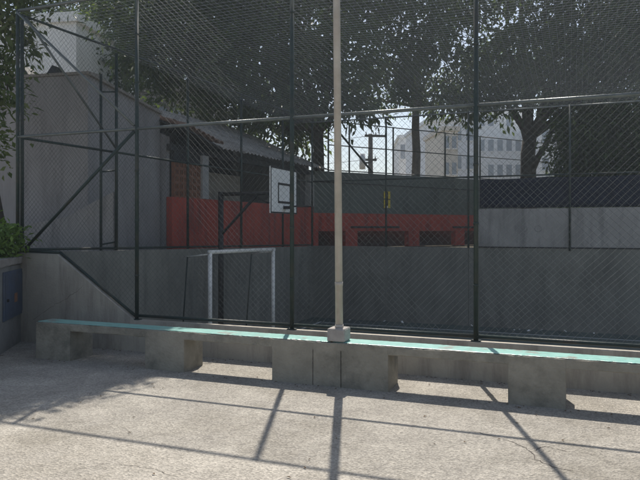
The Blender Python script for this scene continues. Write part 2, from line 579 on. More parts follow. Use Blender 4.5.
# ------------------------------------------------------------------ front fence
ff = empty('chain_link_fence', FO, UA, 'tall dark green chain link fence on the kerb wall behind the bench', 'fence')
posts = [-4.64, -2.577, -0.356, 1.776, 3.92, 6.06, 8.2]
for i, s in enumerate(posts):
    zb = 1.23 if i == 0 else KERB_Z - .02
    MB().tube((s, 0, zb), (s, 0, TOP_Z + .02), 0.0255, n=12).build('post', M['steel_green'], ff, True)
    if i:
        MB().box(s - .05, s + .05, -.045, .045, KERB_Z - .005, KERB_Z + .012, .003).build('foot_plate', M['steel_green'], ff)
        for zc in (.95, 1.64, 2.3, 3.5, 4.1):
            zc += random.uniform(-.06, .06)
            MB().tube((s, 0, zc), (s, 0, zc + .025), 0.030, n=12).build('clamp', M['steel_green'], ff, True)
for i in range(len(posts) - 1):
    a, b = posts[i], posts[i + 1]
    for z in (TOP_Z, MID_Z):
        MB().tube((a, 0, z), (b, 0, z), 0.021, n=10).build('rail', M['rail'], ff, True)
    if i:
        MB().tube((a, 0, KERB_Z + .055), (b, 0, KERB_Z + .055), 0.02, n=10).build('rail', M['steel_green'], ff, True)
        pnl = chain_panel(a, b, KERB_Z + .05, TOP_Z, y=.03)
    else:
        MB().tube((-4.64, 0, 1.275), (-3.86, 0, 1.262), 0.02, n=10).build('rail', M['steel_green'], ff, True)
        MB().tube((-3.86, 0, 1.262), (-2.6, 0, .45), 0.02, n=10).build('rail', M['steel_green'], ff, True)
        pnl = chain_panel(a, b, KERB_Z + .05, TOP_Z, y=.03, zlow=lambda x: 1.27 if x < -3.86 else 1.26 - .645 * (x + 3.86))
    tag(pnl.build('wire_mesh', M['wire'], ff), kind='stuff')
# braces of the end bay
MB().tube((-4.62, -.03, TOP_Z - .03), (-2.60, -.03, MID_Z + .04), 0.018, n=10).build('brace', M['rail'], ff, True)
MB().tube((-2.60, -.03, MID_Z - .04), (-4.45, -.03, 1.32), 0.022, n=10).build('brace', M['steel_green'], ff, True)

# ------------------------------------------------------------------ side fence
sf = empty('chain_link_fence', CORNER, GA, 'dark green chain link fence above the wall behind the goal and backboard', 'fence')
def szl(r): return 1.25 - .017 * r
sp = [0.10, 2.03, 4.06, 6.09, 8.12, 9.9]
for i, r_ in enumerate(sp):
    MB().tube((r_, 0.03, szl(r_) - .01), (r_, 0.03, TOP_Z - .10), 0.027, n=10).build('post', M['steel_green'], sf, True)
for i in range(len(sp) - 1):
    a, b = sp[i], sp[i + 1]
    for z, dz in ((TOP_Z - .03, 0), (MID_Z, 0)):
        MB().tube((a, 0.03, z), (b, 0.03, z), 0.02, n=8).build('rail', M['steel_green'], sf, True)
    MB().tube((a, 0.03, szl(a) + .04), (b, 0.03, szl(b) + .04), 0.02, n=8).build('rail', M['steel_green'], sf, True)
    tag(chain_panel(a, b, szl(b) + .02, TOP_Z - .04, y=.06, r=.0013).build('wire_mesh', M['wire'], sf), kind='stuff')
# second post of the twin column and its rungs
MB().tube((1.78, 0.14, 1.1), (1.78, 0.14, 4.2), 0.024, n=10).build('post', M['steel_green'], sf, True)
for z in (2.55, 3.9, 1.32):
    MB().tube((1.78, 0.14, z), (2.03, 0.05, z + .04), 0.014, n=8).build('rung', M['steel_green'], sf, True)
MB().tube((0.12, -.02, TOP_Z - .06), (2.0, -.02, MID_Z + .03), 0.018, n=8).build('brace', M['rail'], sf, True)

# ------------------------------------------------------------------ far fence
fz = 4.55
fr = empty('chain_link_fence', F(0, FAR_B), UA, 'dark chain link fence standing on the far court wall, net tied to its top rail', 'fence')
fp = [-4.06, -1.92, 0.25, 2.66, 4.75, 6.9, 9.05, 11.2, 13.35]
for s in fp:
    MB().tube((s, -.075, 1.10 if s < .4 else 1.05), (s, -.075, fz + .03), 0.026, n=10).build('post', M['steel_green'], fr, True)
for a, b in zip(fp[:-1], fp[1:]):
    for z in (fz, MID_Z):
        MB().tube((a, -.075, z), (b, -.075, z), 0.02, n=8).build('rail', M['rail'] if z > 4 else M['steel_green'], fr, True)
    tag(chain_panel(a, b, 1.15 if a < .2 else 2.1, fz, y=-.045, r=.0012, pitch=.085).build('wire_mesh', M['wire'], fr), kind='stuff')

# dark blue shade cloth tied between the pale wall and the middle rail
sc_m = MB()
NXc, NZc = 160, 6
vs, fs = [], []
for i in range(NXc + 1):
    x = .52 + (13.3 - .52) * i / NXc
    for j in range(NZc + 1):
        t = j / NZc
        z = 2.105 + (2.86 - .03 * abs(math.sin(x * 1.47)) - 2.105) * t
        vs.append((x, .02 + .018 * math.sin(x * 9 + 2 * math.sin(x * 2.1)) * (1 - .5 * t) + .02 * math.sin(math.pi * t), z))
for i in range(NXc):
    for j in range(NZc):
        a = i * (NZc + 1) + j
        fs.append((a, a + NZc + 1, a + NZc + 2, a + 1))
sc_m.add(vs, fs)
cloth = sc_m.build('shade_cloth', M['cloth'], loc=F(0, FAR_B), rz=UA, smooth=True)
so = cloth.modifiers.new('thickness', 'SOLIDIFY'); so.thickness = .004
tag(cloth, 'dark navy shade cloth tied along the fence above the pale block wall', 'cloth')

# ------------------------------------------------------------------ net over the court
nm = MB()
def netz(s, b):
    t = b / FAR_B
    sag = 0.10 * math.sin(math.pi * t) * (0.75 + .25 * math.sin(s * 1.5))
    return TOP_Z * (1 - t) + fz * t - sag
def cord(pts, r):
    n = 3
    for p, q in zip(pts[:-1], pts[1:]):
        nm.tube(p, q, r, n=3, caps=False)
s = -4.6
while s < 9.0:
    cord([(s + .012 * math.sin(i + s * 9), b, netz(s, b)) for i, b in enumerate(np.linspace(0, FAR_B - .08, 9))], 0.0009)
    s += .10
b = 0.12
while b < FAR_B - .1:
    cord([(s, b + .015 * math.sin(s * 2.1 + b * 5), netz(s, b)) for s in np.linspace(-4.55, 9.0, 18)], 0.0014)
    b += .10
net = nm.build('overhead_net', M['net'], loc=FO, rz=UA)
tag(net, 'thin grey nylon net stretched flat over the whole court', 'net')

# ------------------------------------------------------------------ bench
bench = empty('concrete_bench', F(0, -0.865), UA, 'long concrete bench with a worn green painted seat and block legs', 'bench')
def bs(px):
    m = (px - 320) / 640
    return 6.5 * m / (UX - UY * m) + 0.342 if False else 6.5 * m / (UX + 0.3676 * m) + 0.342
BD = 0.27
SEAT = 0.45
def block(name, x0, x1, y0, y1, z0, z1, bev=.012, rough=.0022, material=None, parent=bench):
    return MB().box(x0, x1, y0, y1, z0, z1, bev, rough).build(name, material or M['bench'], parent)
xl = bs(36)
legs = [(bs(36), bs(70)), (bs(145), bs(184)), (bs(272), bs(313) - .004), (bs(313) + .002, bs(341) - .004), (bs(341) + .002, bs(388)), (bs(508), bs(566))]
legs.append((bs(566) + 1.25, bs(566) + 1.75))
for a, b_ in legs:
    block('leg', a, b_, -.0035, .235, -.01, SEAT - .011, .006, .0007)
    block('leg_base', a + .006, b_ - .006, .236, .40, -.01, SEAT - .10, .006, .0015)
slabs = [bs(36) + .004, bs(331), bs(566) + 1.5, bs(566) + 3.4]
for i in range(len(slabs) - 1):
    block('seat_slab', slabs[i], slabs[i + 1] - .003, 0, BD, SEAT - .092, SEAT - .006, .009, .0034)
    # painted coat, a little inside the slab's rounded edge
    pm = MB()
    n = int((slabs[i + 1] - slabs[i]) / .03)
    vs, fs = [], []
    for k in range(n + 1):
        x = slabs[i] + .008 + (slabs[i + 1] - slabs[i] - .02) * k / n
        e0 = .004 + random.uniform(0, .012)
        e1 = BD - .004 - random.uniform(0, .012)
        vs += [(x, e0, SEAT - .0015), (x, e0 + .008, SEAT + .001), (x, e1 - .008, SEAT + .001), (x, e1, SEAT - .0015)]
    for k in range(n):
        for j in range(3):
            fs.append((4 * k + j, 4 * k + 4 + j, 4 * k + 5 + j, 4 * k + 1 + j))
    pm.add(vs, fs)
    pm.build('painted_seat', M['seat'], bench)
YN = Vector((0, -1, 0))
crack('crack', [Vector((bs(341) + .02, -.0015, SEAT - .10)), Vector((bs(340), -.0015, .24)), Vector((bs(342), -.0015, .08)), Vector((bs(350), -.0015, .01))], .005, bench, M['crack'], YN)
crack('crack', [Vector((bs(343), -.0025, SEAT - .10)), Vector((bs(352), -.0025, SEAT - .13))], .0035, bench, M['crack'], YN)
crack('crack', [Vector((bs(313), -.0015, SEAT - .09)), Vector((bs(312.5), -.0015, .2)), Vector((bs(313), -.0015, .03))], .004, bench, M['crack'], YN)

# ------------------------------------------------------------------ lamp pole on the bench
ps = bs(335.5)
pole = empty('lamp_pole', F(ps, -.865 + .11, SEAT), UA, 'tall pale galvanised pole set in a concrete footing on the bench', 'pole')
MB().box(-.095, .095, -.105, .085, 0.002, .135, .014, .004).build('footing', M['footing'], pole)
MB().tube((0, 0, .10), (-.06, 0, 7.2), .039, .034, n=24).build('shaft', M['galv'], pole, True)
MB().tube((0, 0, .13), (0, 0, .165), .047, .043, n=20).build('collar', M['galv'], pole, True)
MB().tube((-.0035, 0, .56), (-.0035, 0, .60), .0415, n=20).build('clamp', M['galv'], pole, True)
MB().tube((-.06, 0, 7.2), (-.06, 0, 7.25), .036, .02, n=16).build('cap', M['galv'], pole, True)

# ------------------------------------------------------------------ goal
GP = Vector((-2.045, 11.9, COURT_Z))
GOAL_A = R(54.7)
goal = empty('goal', GP, GOAL_A, 'white tubular goal frame against the dark court wall', 'goal')
GW, GH = 1.84, 2.05
for x in (0, GW):
    MB().tube((x, 0, 0.01), (x, 0, GH), .040, n=14).build('goal_post', M['white'], goal, True)
MB().tube((-.04, 0, GH), (GW + .04, 0, GH), .038, n=14).build('crossbar', M['white'], goal, True)
for x in (0, GW):
    MB().tube((x, .02, GH - .04), (x, .60, GH - .10), .014, n=8).build('stay', M['white'], goal, True)
    MB().tube((x, .60, GH - .10), (x, .78, .03), .014, n=8).build('back_stay', M['steel_green'], goal, True)
MB().tube((0, .78, .03), (GW, .78, .03), .014, n=8).build('ground_bar', M['steel_green'], goal, True)
gn = MB()
for k in range(0, 20):
    x = GW * k / 19
    gn.tube((x, .60, GH - .10), (x + random.uniform(-.05, .05), .78, .03), .0016, n=3, caps=False)
    gn.tube((x, 0.0, GH - .02), (x, .60, GH - .10), .0016, n=3, caps=False)
for k in range(1, 17):
    t = k / 17
    gn.tube((0, .60 + .18 * t, GH - .1 - (GH - .13) * t), (GW, .60 + .18 * t, GH - .1 - (GH - .13) * t), .0016, n=3, caps=False)
tag(gn.build('goal_net', M['goal_net'], goal), kind='stuff')

# ------------------------------------------------------------------ basketball stand
hp = Vector((-2.06, 13.3, COURT_Z))
hoop = empty('basketball_hoop', hp, UA, 'basketball backboard with black border and target square on a dark post arm', 'basketball hoop')
HZ0 = 1.886 - COURT_Z
HB = 0.90
MB().tube((0, 0, 0.0), (0, 0, 3.25), .057, n=14).build('post', M['black'], hoop, True)
MB().tube((0, 0, 3.20), (1.40, 0, 3.20), .04, n=12).build('arm', M['black'], hoop, True)
MB().tube((0, 0, 2.35), (.85, 0, 3.18), .03, n=12).build('brace', M['black'], hoop, True)
MB().tube((0.6, 0, 3.20), (1.40, 0, 2.90), .02, n=12).build('brace', M['black'], hoop, True)
BA = 0.0
bx0 = 1.42
bd = MB().box(bx0, bx0 + .03, -.62, .62, HZ0, HZ0 + HB, .004).build('backboard', M['board'], hoop)
def strip(n, y0, y1, z0, z1, t=.004):
    MB().box(bx0 + .0302, bx0 + .0302 + t, y0, y1, z0, z1).build(n, M['black'], bd)
for z0 in (HZ0, HZ0 + HB - .03): strip('border', -.62, .62, z0, z0 + .03)
for y0 in (-.62, .59): strip('border', y0, y0 + .03, HZ0 + .0305, HZ0 + HB - .0305)
for z0 in (HZ0 + .20, HZ0 + .56): strip('target_line', -.30, .30, z0, z0 + .045)
for y0 in (-.30, .255): strip('target_line', y0, y0 + .045, HZ0 + .2455, HZ0 + .5595)
rim = MB()
rc = Vector((bx0 + .03 + .15 + .225, 0, HZ0 + .14))
for k in range(20):
    a0, a1 = 2 * math.pi * k / 20, 2 * math.pi * (k + 1) / 20
    rim.tube(rc + Vector((math.cos(a0), math.sin(a0), 0)) * .225, rc + Vector((math.cos(a1), math.sin(a1), 0)) * .225, .010, n=6, caps=False)
rim.build('rim', M['black'], hoop)
MB().box(bx0 + .034, bx0 + .19, -.06, .06, HZ0 + .09, HZ0 + .15, .004).build('rim_bracket', M['black'], hoop)

# ------------------------------------------------------------------ cabinet wall at the left with blue door, planter bed on top
c0 = Vector((-4.03, 8.06, 0))
cd = Vector((-.20, 1.0, 0)).normalized()
CA = math.atan2(cd.y, cd.x)
cab = empty('meter_cabinet', c0, CA, 'grey masonry meter cabinet with a blue steel door and rough concrete cap', 'cabinet')
MB().box(-.9, 1.42, 0, .55, -.01, 1.10, .012, .002).build('body', M['cabinet'], cab)
MB().box(-.94, 1.45, -.035, .6, 1.102, 1.20, .015, .006).build('cap', M['cap'], cab)
dr = MB().box(.10, 1.13, -.022, -.0005, .40, 1.03, .004).build('door', M['blue_door'], cab)
MB().box(.15, 1.08, -.027, -.0225, .445, .985, .002).build('door_panel', M['blue_door'], dr)
MB().box(.56, .70, -.0305, -.0275, .60, .72).build('label_plate', M['orange'], dr)
MB().tube((.22, -.028, .66), (.22, -.05, .66), .02, n=12).build('lock', M['black'], dr)
for z in (.48, .88):
    MB().tube((1.115, -.03, z), (1.115, -.03, z + .08), .011, n=8).build('hinge', M['black'], dr)

# ------------------------------------------------------------------ neighbouring grey house on the left
H2 = G(2.257, .9, 0)
hx = math.atan2(-UY, -UX)
gh = empty('grey_house', H2, 0, 'tall blank grey rendered house wall behind the side fence', 'house')
def wall_quad(name, p, q, zb, zp, zq, th, material, parent, side):
    """vertical wall from p to q with tops zp, zq; thickness to one side"""
    p, q = Vector(p), Vector(q)
    d = (q - p).normalized()
    n = Vector((-d.y, d.x, 0)) * side * th
    m = MB()
    o = parent.location if parent else Vector()
    vs = []
    for a, zt in ((p, zp), (q, zq)):
        for off in (Vector(), n):
            vs += [a + off - o + Vector((0, 0, zb)), a + off - o + Vector((0, 0, zt))]
    # indices: p:0,1 (front) 2,3 (back)  q:4,5 6,7
    m.add(vs, [(0, 4, 5, 1), (2, 3, 7, 6), (1, 5, 7, 3), (0, 2, 6, 4), (0, 1, 3, 2), (4, 6, 7, 5)])
    return m.build(name, material, parent)
wall_quad('side_wall', G(2.2571, .9), G(4.28, .9), .9, 4.36, 3.97, .2, M['grey_wall'], gh, 1)
wall_quad('front_wall', G(2.2571, .9) - U * .004, G(2.2571, .9) - U * 5.5, .9, 4.37, 4.62, .2, M['grey_wall'], gh, -1)
# coping along both tops
for i, (p, q, zp, zq, sd) in enumerate(((G(2.26, .86), G(4.28, .86), 4.362, 3.972, 1), (G(2.257, .86), G(2.257, .86) - U * 5.5, 4.375, 4.625, -1))):
    d = (q - p).normalized()
    m = MB()
    nrm = Vector((-d.y, d.x, 0)) * sd
    o = gh.location
    vs = []
    for a, zt in ((p, zp), (q, zq)):
        for off in (nrm * -.03, nrm * .28):
            vs += [a + off - o + Vector((0, 0, zt)), a + off - o + Vector((0, 0, zt + .05))]
    m.add(vs, [(0, 4, 5, 1), (2, 3, 7, 6), (1, 5, 7, 3), (0, 2, 6, 4), (0, 1, 3, 2), (4, 6, 7, 5)])
    m.build('coping', M['cap'], gh)
wall_quad('back_wall', G(4.28, .9) + GL * .21, G(4.28, .9) + GL * 5, .9, 3.97, 3.97, .2, M['grey_wall'], gh, 1)
# two little dark gabled vents on the wall top
for px in (27, 57):
    p = at(px, 70, 12.5)
    v = empty('roof_vent', (p.x, p.y, 4.43), UA + R(4), ('small dark gabled vent next to the fence corner, on the grey house wall' if px < 40 else 'small dark gabled vent further along the grey house wall, below the white house'), 'vent', 'vents on the grey house')
    MB().prism([(-.22, 0), (.22, 0), (.22, .05), (0, .32), (-.22, .05)], -.14, .14).build('hood', M['black'], v)
    MB().box(-.25, .25, -.17, .17, -.02, .02, .004).build('base', M['cap'], v)

# low sloping stair wall between fence and house
rw = MB().prism([(-3.0, .95), (.42, .95), (.42, 2.22), (.1, 2.1), (-.6, 1.80), (-3.0, 1.45)], -.06, .06)
ro = rw.build('stair_wall', M['block_wall'], loc=G(2.05, .5), rz=UA)
tag(ro, 'pale sloping stair wall in front of the grey house', 'wall')

# ------------------------------------------------------------------ red shed along the side
shed = empty('court_shed', CORNER, GA, 'long open shed with red painted lower wall and corrugated roof beside the court', 'shed')
MB().box(4.30, 11.2, .60, .75, .95, 2.25, .006).build('lower_wall', M['red'], shed)
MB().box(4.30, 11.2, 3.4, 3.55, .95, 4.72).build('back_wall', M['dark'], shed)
end_poly = [(.76, .95), (3.39, .95), (3.39, 4.70), (.76, 3.52)]
for x0, x1, mm in ((4.30, 4.42, M['grey_wall']), (11.05, 11.2, M['grey_wall'])):
    m_ = MB()
    m_.add([(x, y, z) for x in (x0, x1) for y, z in end_poly], [(0, 1, 2, 3), (7, 6, 5, 4), (0, 4, 5, 1), (1, 5, 6, 2), (2, 6, 7, 3), (3, 7, 4, 0)])
    m_.build('end_wall', mm, shed)
MB().box(5.36, 5.60, .58, .78, 2.251, 3.22, .006).build('column', M['column'], shed)
MB().box(10.95, 11.2, .58, .78, 2.251, 3.22, .006).build('column', M['column'], shed)
MB().box(4.30, 11.2, .62, .74, 3.221, 3.36, .004).build('beam', M['dark'], shed)  # coloured dark for the shade under the roof
MB().box(6.7, 8.5, 1.5, 1.6, 2.0, 3.0).build('partition', M['beige'], shed)
MB().box(4.43, 5.35, .64, .74, 3.0, 3.22).build('lintel', M['dark'], shed)  # dark strip holding the roof's shade above the screen
# clay screen blocks
gb = MB()
BWd = .153
t = .028
gb.box(-BWd / 2, BWd / 2, 0, .09, -.075, -.075 + t).box(-BWd / 2, BWd / 2, 0, .09, .075 - t, .075)
gb.box(-BWd / 2, -BWd / 2 + t, 0.001, .089, -.075 + t, .075 - t).box(BWd / 2 - t, BWd / 2, .001, .089, -.075 + t, .075 - t)
gb.box(-.009, .009, .004, .086, -.075 + t, .075 - t)
first = None
for iz in range(5):
    for ix in range(6):
        lx, lz = 4.43 + BWd / 2 + ix * (BWd + .002) - .005, 2.252 + .076 + iz * .1525
        if first is None:
            first = gb.build('screen_block', M['brick'], shed, loc=(lx, .63, lz))
        else:
            link_copy(first, shed, (lx, .63 + random.uniform(-.006, .006), lz))
MB().box(4.43, 5.35, .80, .82, 2.26, 3.0).build('screen_backing', M['dark'], shed)  # dark sheet giving the screen holes their shade
# corrugated sheets
def corrugated(width, length, rise, n):
    m = MB()
    cols = n * 4
    vs, fs = [], []
    for j, (y, z) in enumerate(((0, 0), (length, rise))):
        for k in range(cols + 1):
            x = width * k / cols
            vs.append((x, y, z + .022 * math.sin(2 * math.pi * k / 4 + .4)))
    for j, (y, z) in enumerate(((0, 0), (length, rise))):
        for k in range(cols + 1):
            x = width * k / cols
            vs.append((x, y, z + .022 * math.sin(2 * math.pi * k / 4 + .4) - .010))
    c1 = cols + 1
    for k in range(cols):
        fs.append((k, k + 1, c1 + k + 1, c1 + k))
        fs.append((2 * c1 + k, 3 * c1 + k, 3 * c1 + k + 1, 2 * c1 + k + 1))
        fs.append((k, 2 * c1 + k, 2 * c1 + k + 1, k + 1))
    return m.add(vs, fs)
sh0 = None
for row in range(2):
    for k in range(6):
        x = 5.62 + k * .98
        y = .28 + row * 1.62
        z = 3.40 + row * .695 + .02 * row + (.012 if k % 2 else 0) + random.uniform(-.01, .01)
        if sh0 is None:
            sh0 = corrugated(1.06, 1.75, .75, 6).build('roof_sheet', M['fibre'], shed, loc=(x, y, z))
        else:
            link_copy(sh0, shed, (x, y, z), (0, 0, random.uniform(-.008, .008)))
# clay tiles on the raised end of the roof, stepping down
tile_m = MB()
vs, fs = [], []
for j, y in enumerate((0, .42)):
    for dz in (0, -.014):
        for k in range(7):
            a = math.pi * k / 6
            vs.append((-.085 * math.cos(a), y, .06 * math.sin(a) + dz))
for k in range(6):
    fs += [(k, k + 1, 15 + k, 14 + k), (7 + k, 21 + k, 22 + k, 8 + k), (k, 7 + k, 8 + k, k + 1)]
tile_m.add(vs, fs)
t0 = None
for ix in range(8):
    for iy in range(5):
        x = 4.28 + .09 + ix * .175
        y = .24 + iy * .36
        z = 3.70 - .030 * ix + .115 * iy + random.uniform(-.006, .006)
        if t0 is None:
            t0 = tile_m.build('roof_tile', M['clay'], shed, loc=(x, y, z))
            t0.rotation_euler = (R(14), 0, 0)
        else:
            link_copy(t0, shed, (x, y, z), (R(14), 0, random.uniform(-.03, .03)))
rfm = MB()
rfm.add([(4.25, .25, 3.66), (5.66, .25, 3.40), (5.66, 2.1, 3.98), (4.25, 2.1, 4.24),
         (4.25, .25, 3.62), (5.66, .25, 3.36), (5.66, 2.1, 3.94), (4.25, 2.1, 4.20)],
        [(0, 1, 2, 3), (7, 6, 5, 4), (0, 4, 5, 1), (1, 5, 6, 2), (2, 6, 7, 3), (3, 7, 4, 0)])
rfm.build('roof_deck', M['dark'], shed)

# ------------------------------------------------------------------ yard wall behind the far court wall, red below green
YD = Vector((.855, .518, 0))
YA = math.atan2(YD.y, YD.x)
Y0 = Vector((-.25, 19.8, 0))
def yt(px):
    m = (px - 320) / 640
    return (m * Y0.y - Y0.x) / (YD.x - YD.y * m)
yard = empty('yard_wall', Y0, YA, 'dark green yard wall with a red painted base and low dark openings', 'wall')
MB().box(-1.0, 17, 0, .2, 2.07, 3.38, .006).build('upper_wall', M['green_wall'], yard)
MB().box(-1.0, 17, -.03, .2, 1.50, 2.068, .006).build('red_band', M['red'], yard)
opens = [(yt(318), yt(345)), (yt(357), yt(408)), (yt(419), yt(455)), (yt(464), yt(500)), (yt(512), yt(545))]
prev = -1.0
for a, b_ in opens + [(17, 17)]:
    if a > prev: MB().box(prev, a, -.03, .2, .95, 1.498, .004).build('red_pier', M['red'], yard)
    prev = b_
MB().box(-1.0, 17, .6, .7, .95, 1.9).build('recess_back', M['dark'], yard)  # dark sheet paints the shade inside the openings
MB().box(yt(350), yt(398), -.09, -.031, 1.60, 1.66, .006).build('ledge', M['black'], yard)
MB().box(yt(452), yt(475), -.09, -.031, 1.60, 1.66, .006).build('ledge', M['black'], yard)
MB().tube((-1, -.03, 3.05), (9, -.03, 2.95), .012, n=6).build('conduit', M['black'], yard)
yp = Y0 + YD * yt(386.5) + Vector((YD.y, -YD.x, 0)) * .02
ys = empty('yellow_sign', (yp.x, yp.y, 0), YA, 'small yellow plate with a dark bar on the green yard wall', 'sign')
def zat(py, d): return EYE - (py - 228) / 640 * d
za, zb = zat(208, yp.y), zat(191.5, yp.y)
MB().box(-.13, .13, -.02, 0, za, zb, .004).build('plate', M['yellow'], ys)
MB().box(-.03, .03, -.026, -.0205, za + .02, zb - .01).build('dark_bar', M['black'], ys)
MB().box(-.13, .13, -.0255, -.0205, (za + zb) / 2 - .0, (za + zb) / 2 + .03).build('dark_bar', M['black'], ys)
MB().box(-.10, .02, -.030, -.0265, za + .005, za + .07).build('white_patch', M['white'], ys)

yf = empty('chain_link_fence', (Y0.x, Y0.y, 3.38), YA, 'chain link fence of thin dark posts along the top of the green yard wall', 'fence')
pxs = [330, 351, 395, 447, 482, 530, 575]
tt = [yt(p) for p in pxs]
for t_ in tt:
    MB().tube((t_, .1, -.01), (t_, .1, 1.62), .028, n=8).build('post', M['steel_green'], yf, True)
for a, b_ in zip(tt[:-1], tt[1:]):
    for z in (1.6, .85, .05):
        MB().tube((a, .1, z), (b_, .1, z), .018, n=6).build('rail', M['steel_green'], yf, True)
    tag(chain_panel(a, b_, .02, 1.6, y=.12, r=.0014, pitch=.10).build('wire_mesh', M['wire'], yf), kind='stuff')
MB().tube((yt(334), .08, 1.5), (yt(374), .08, .05), .035, n=8).build('brace', M['steel_green'], yf, True)

# ------------------------------------------------------------------ utility pole beyond
up_ = at(370.5, 178, 34)
ut = empty('utility_pole', (up_.x, up_.y, .98), R(8), 'dark utility pole with cross arms beyond the yard wall', 'utility pole')
hgt = zat(134, 34) - .98
MB().tube((0, 0, -.05), (0, 0, hgt), .17, .12, n=10).build('shaft', M['bark_pale'], ut, True)
for z, a_, b_ in ((hgt - .18, -.35, 0.85), (hgt - 1.45, -.6, .3)):
    MB().box(a_, b_, -.19, -.12, z, z + .12, .01).build('cross_arm', M['bark'], ut)
    for k in range(3):
        x = a_ + .08 + (b_ - a_ - .16) * k / 2
        MB().tube((x, -.155, z + .121), (x, -.155, z + .26), .035, .02, n=8).build('insulator', M['black'], ut, True)
MB().tube((-.5, -.30, hgt - 1.9), (-.5, -.30, hgt - 1.1), .16, n=12).build('transformer', M['bldg_grey'], ut, True)
MB().box(-.40, -.05, -.32, -.2, hgt - 1.6, hgt - 1.52).build('transformer_bracket', M['black'], ut)
for i, (dz, name) in enumerate(((-.05, 'a'), (-1.3, 'b'))):
    m = MB()
    A = up_ + Vector((.4, -.1, 0)); A.z = .98 + hgt + dz
    pts = []
    for k in range(13):
        t_ = k / 12
        p = A.lerp(Vector((-14, 42, A.z + .8)), t_)
        p.z -= .9 * 4 * t_ * (1 - t_) * .6
        pts.append(p)
    m.path(pts, [.012] * 13, 5)
    o = m.build('power_line', M['black'])
    tag(o, ('power line running from the top arm of the utility pole' if i == 0 else 'power line running from the lower arm of the utility pole'), 'wire')

# ------------------------------------------------------------------ far buildings
def apartment(name, px0, px1, pytop, d, label, material, rows, cols, rz=0.0, depth=10, roof=True, x_in=.12):
    a, b_ = at(px0, pytop, d), at(px1, pytop, d)
    wdt = b_.x - a.x
    e = empty(name, ((a.x + b_.x) / 2, d, .95), rz, label, 'building', 'buildings in the distance')
    H = a.z - .95
    MB().box(-wdt / 2, wdt / 2, 0, depth, 0, H).build('wall', material, e)
    if roof:
        MB().box(-wdt / 2 - .15, wdt / 2 + .15, -.15, depth + .15, H + .002, H + .35).build('parapet', material, e)
    src = src2 = None
    cw, ch = wdt / cols, H / max(rows, 1)
    for r_ in range(rows):
        for c_ in range(cols):
            x = -wdt / 2 + cw * (c_ + .5)
            z = ch * (r_ + .35)
            if src is not None and random.random() < .14: continue
            if src is None:
                src = MB().box(-cw * .29, cw * .29, -.03, .02, 0, ch * .45).build('window', M['pane'], e, loc=(x, 0, z))
                src2 = MB().box(-cw * .34, cw * .34, -.10, -.0305, -.10, 0).build('sill', M['bldg_white'], e, loc=(x, 0, z))
            else:
                link_copy(src, e, (x, 0, z))
                link_copy(src2, e, (x, 0, z))
    return e
apartment('apartment_building', 428, 476, 122, 58, 'pale grey apartment block seen between the tree trunks', M['bldg_grey'], 4, 4, R(4))
apartment('apartment_building', 443, 458, 131, 50, 'narrow cream apartment block in front of the grey one', M['bldg_cream'], 4, 2, R(4), 6)
apartment('apartment_building', 399, 431, 138, 72, 'low pale block beside the tree with the straight trunk', M['bldg_white'], 3, 4, R(-3))
apartment('apartment_building', 477, 523, 110, 66, 'white apartment block beside the forked tree trunk', M['bldg_white'], 5, 5, R(2))
apartment('apartment_building', 540, 575, 125, 60, 'white building half hidden by branches of the forked tree', M['bldg_white'], 4, 3, R(-4))

wh = apartment('white_house', -60, 82, 26, 24, 'white rendered house rising behind the grey house wall', M['bldg_white'], 0, 1, R(-10), 6)
wh['category'] = 'house'; del wh['group']
gg = apartment('flat_roof_house', 139, 186, 92, 25, 'grey flat roofed house between the trees and the shed roof', M['grey_wall'], 2, 3, R(-8), 6)
gg['category'] = 'house'; del gg['group']
MB().box(-1.1, 1.1, -.4, -.16, 3.9, 4.05).build('balcony_slab', M['cap'], gg)
for k in range(9):
    MB().tube((-1.05 + k * .26, -.36, 4.05), (-1.05 + k * .26, -.36, 4.8), .015, n=5).build('baluster', M['black'], gg)
MB().tube((-1.1, -.36, 4.8), (1.1, -.36, 4.8), .02, n=6).build('handrail', M['black'], gg)

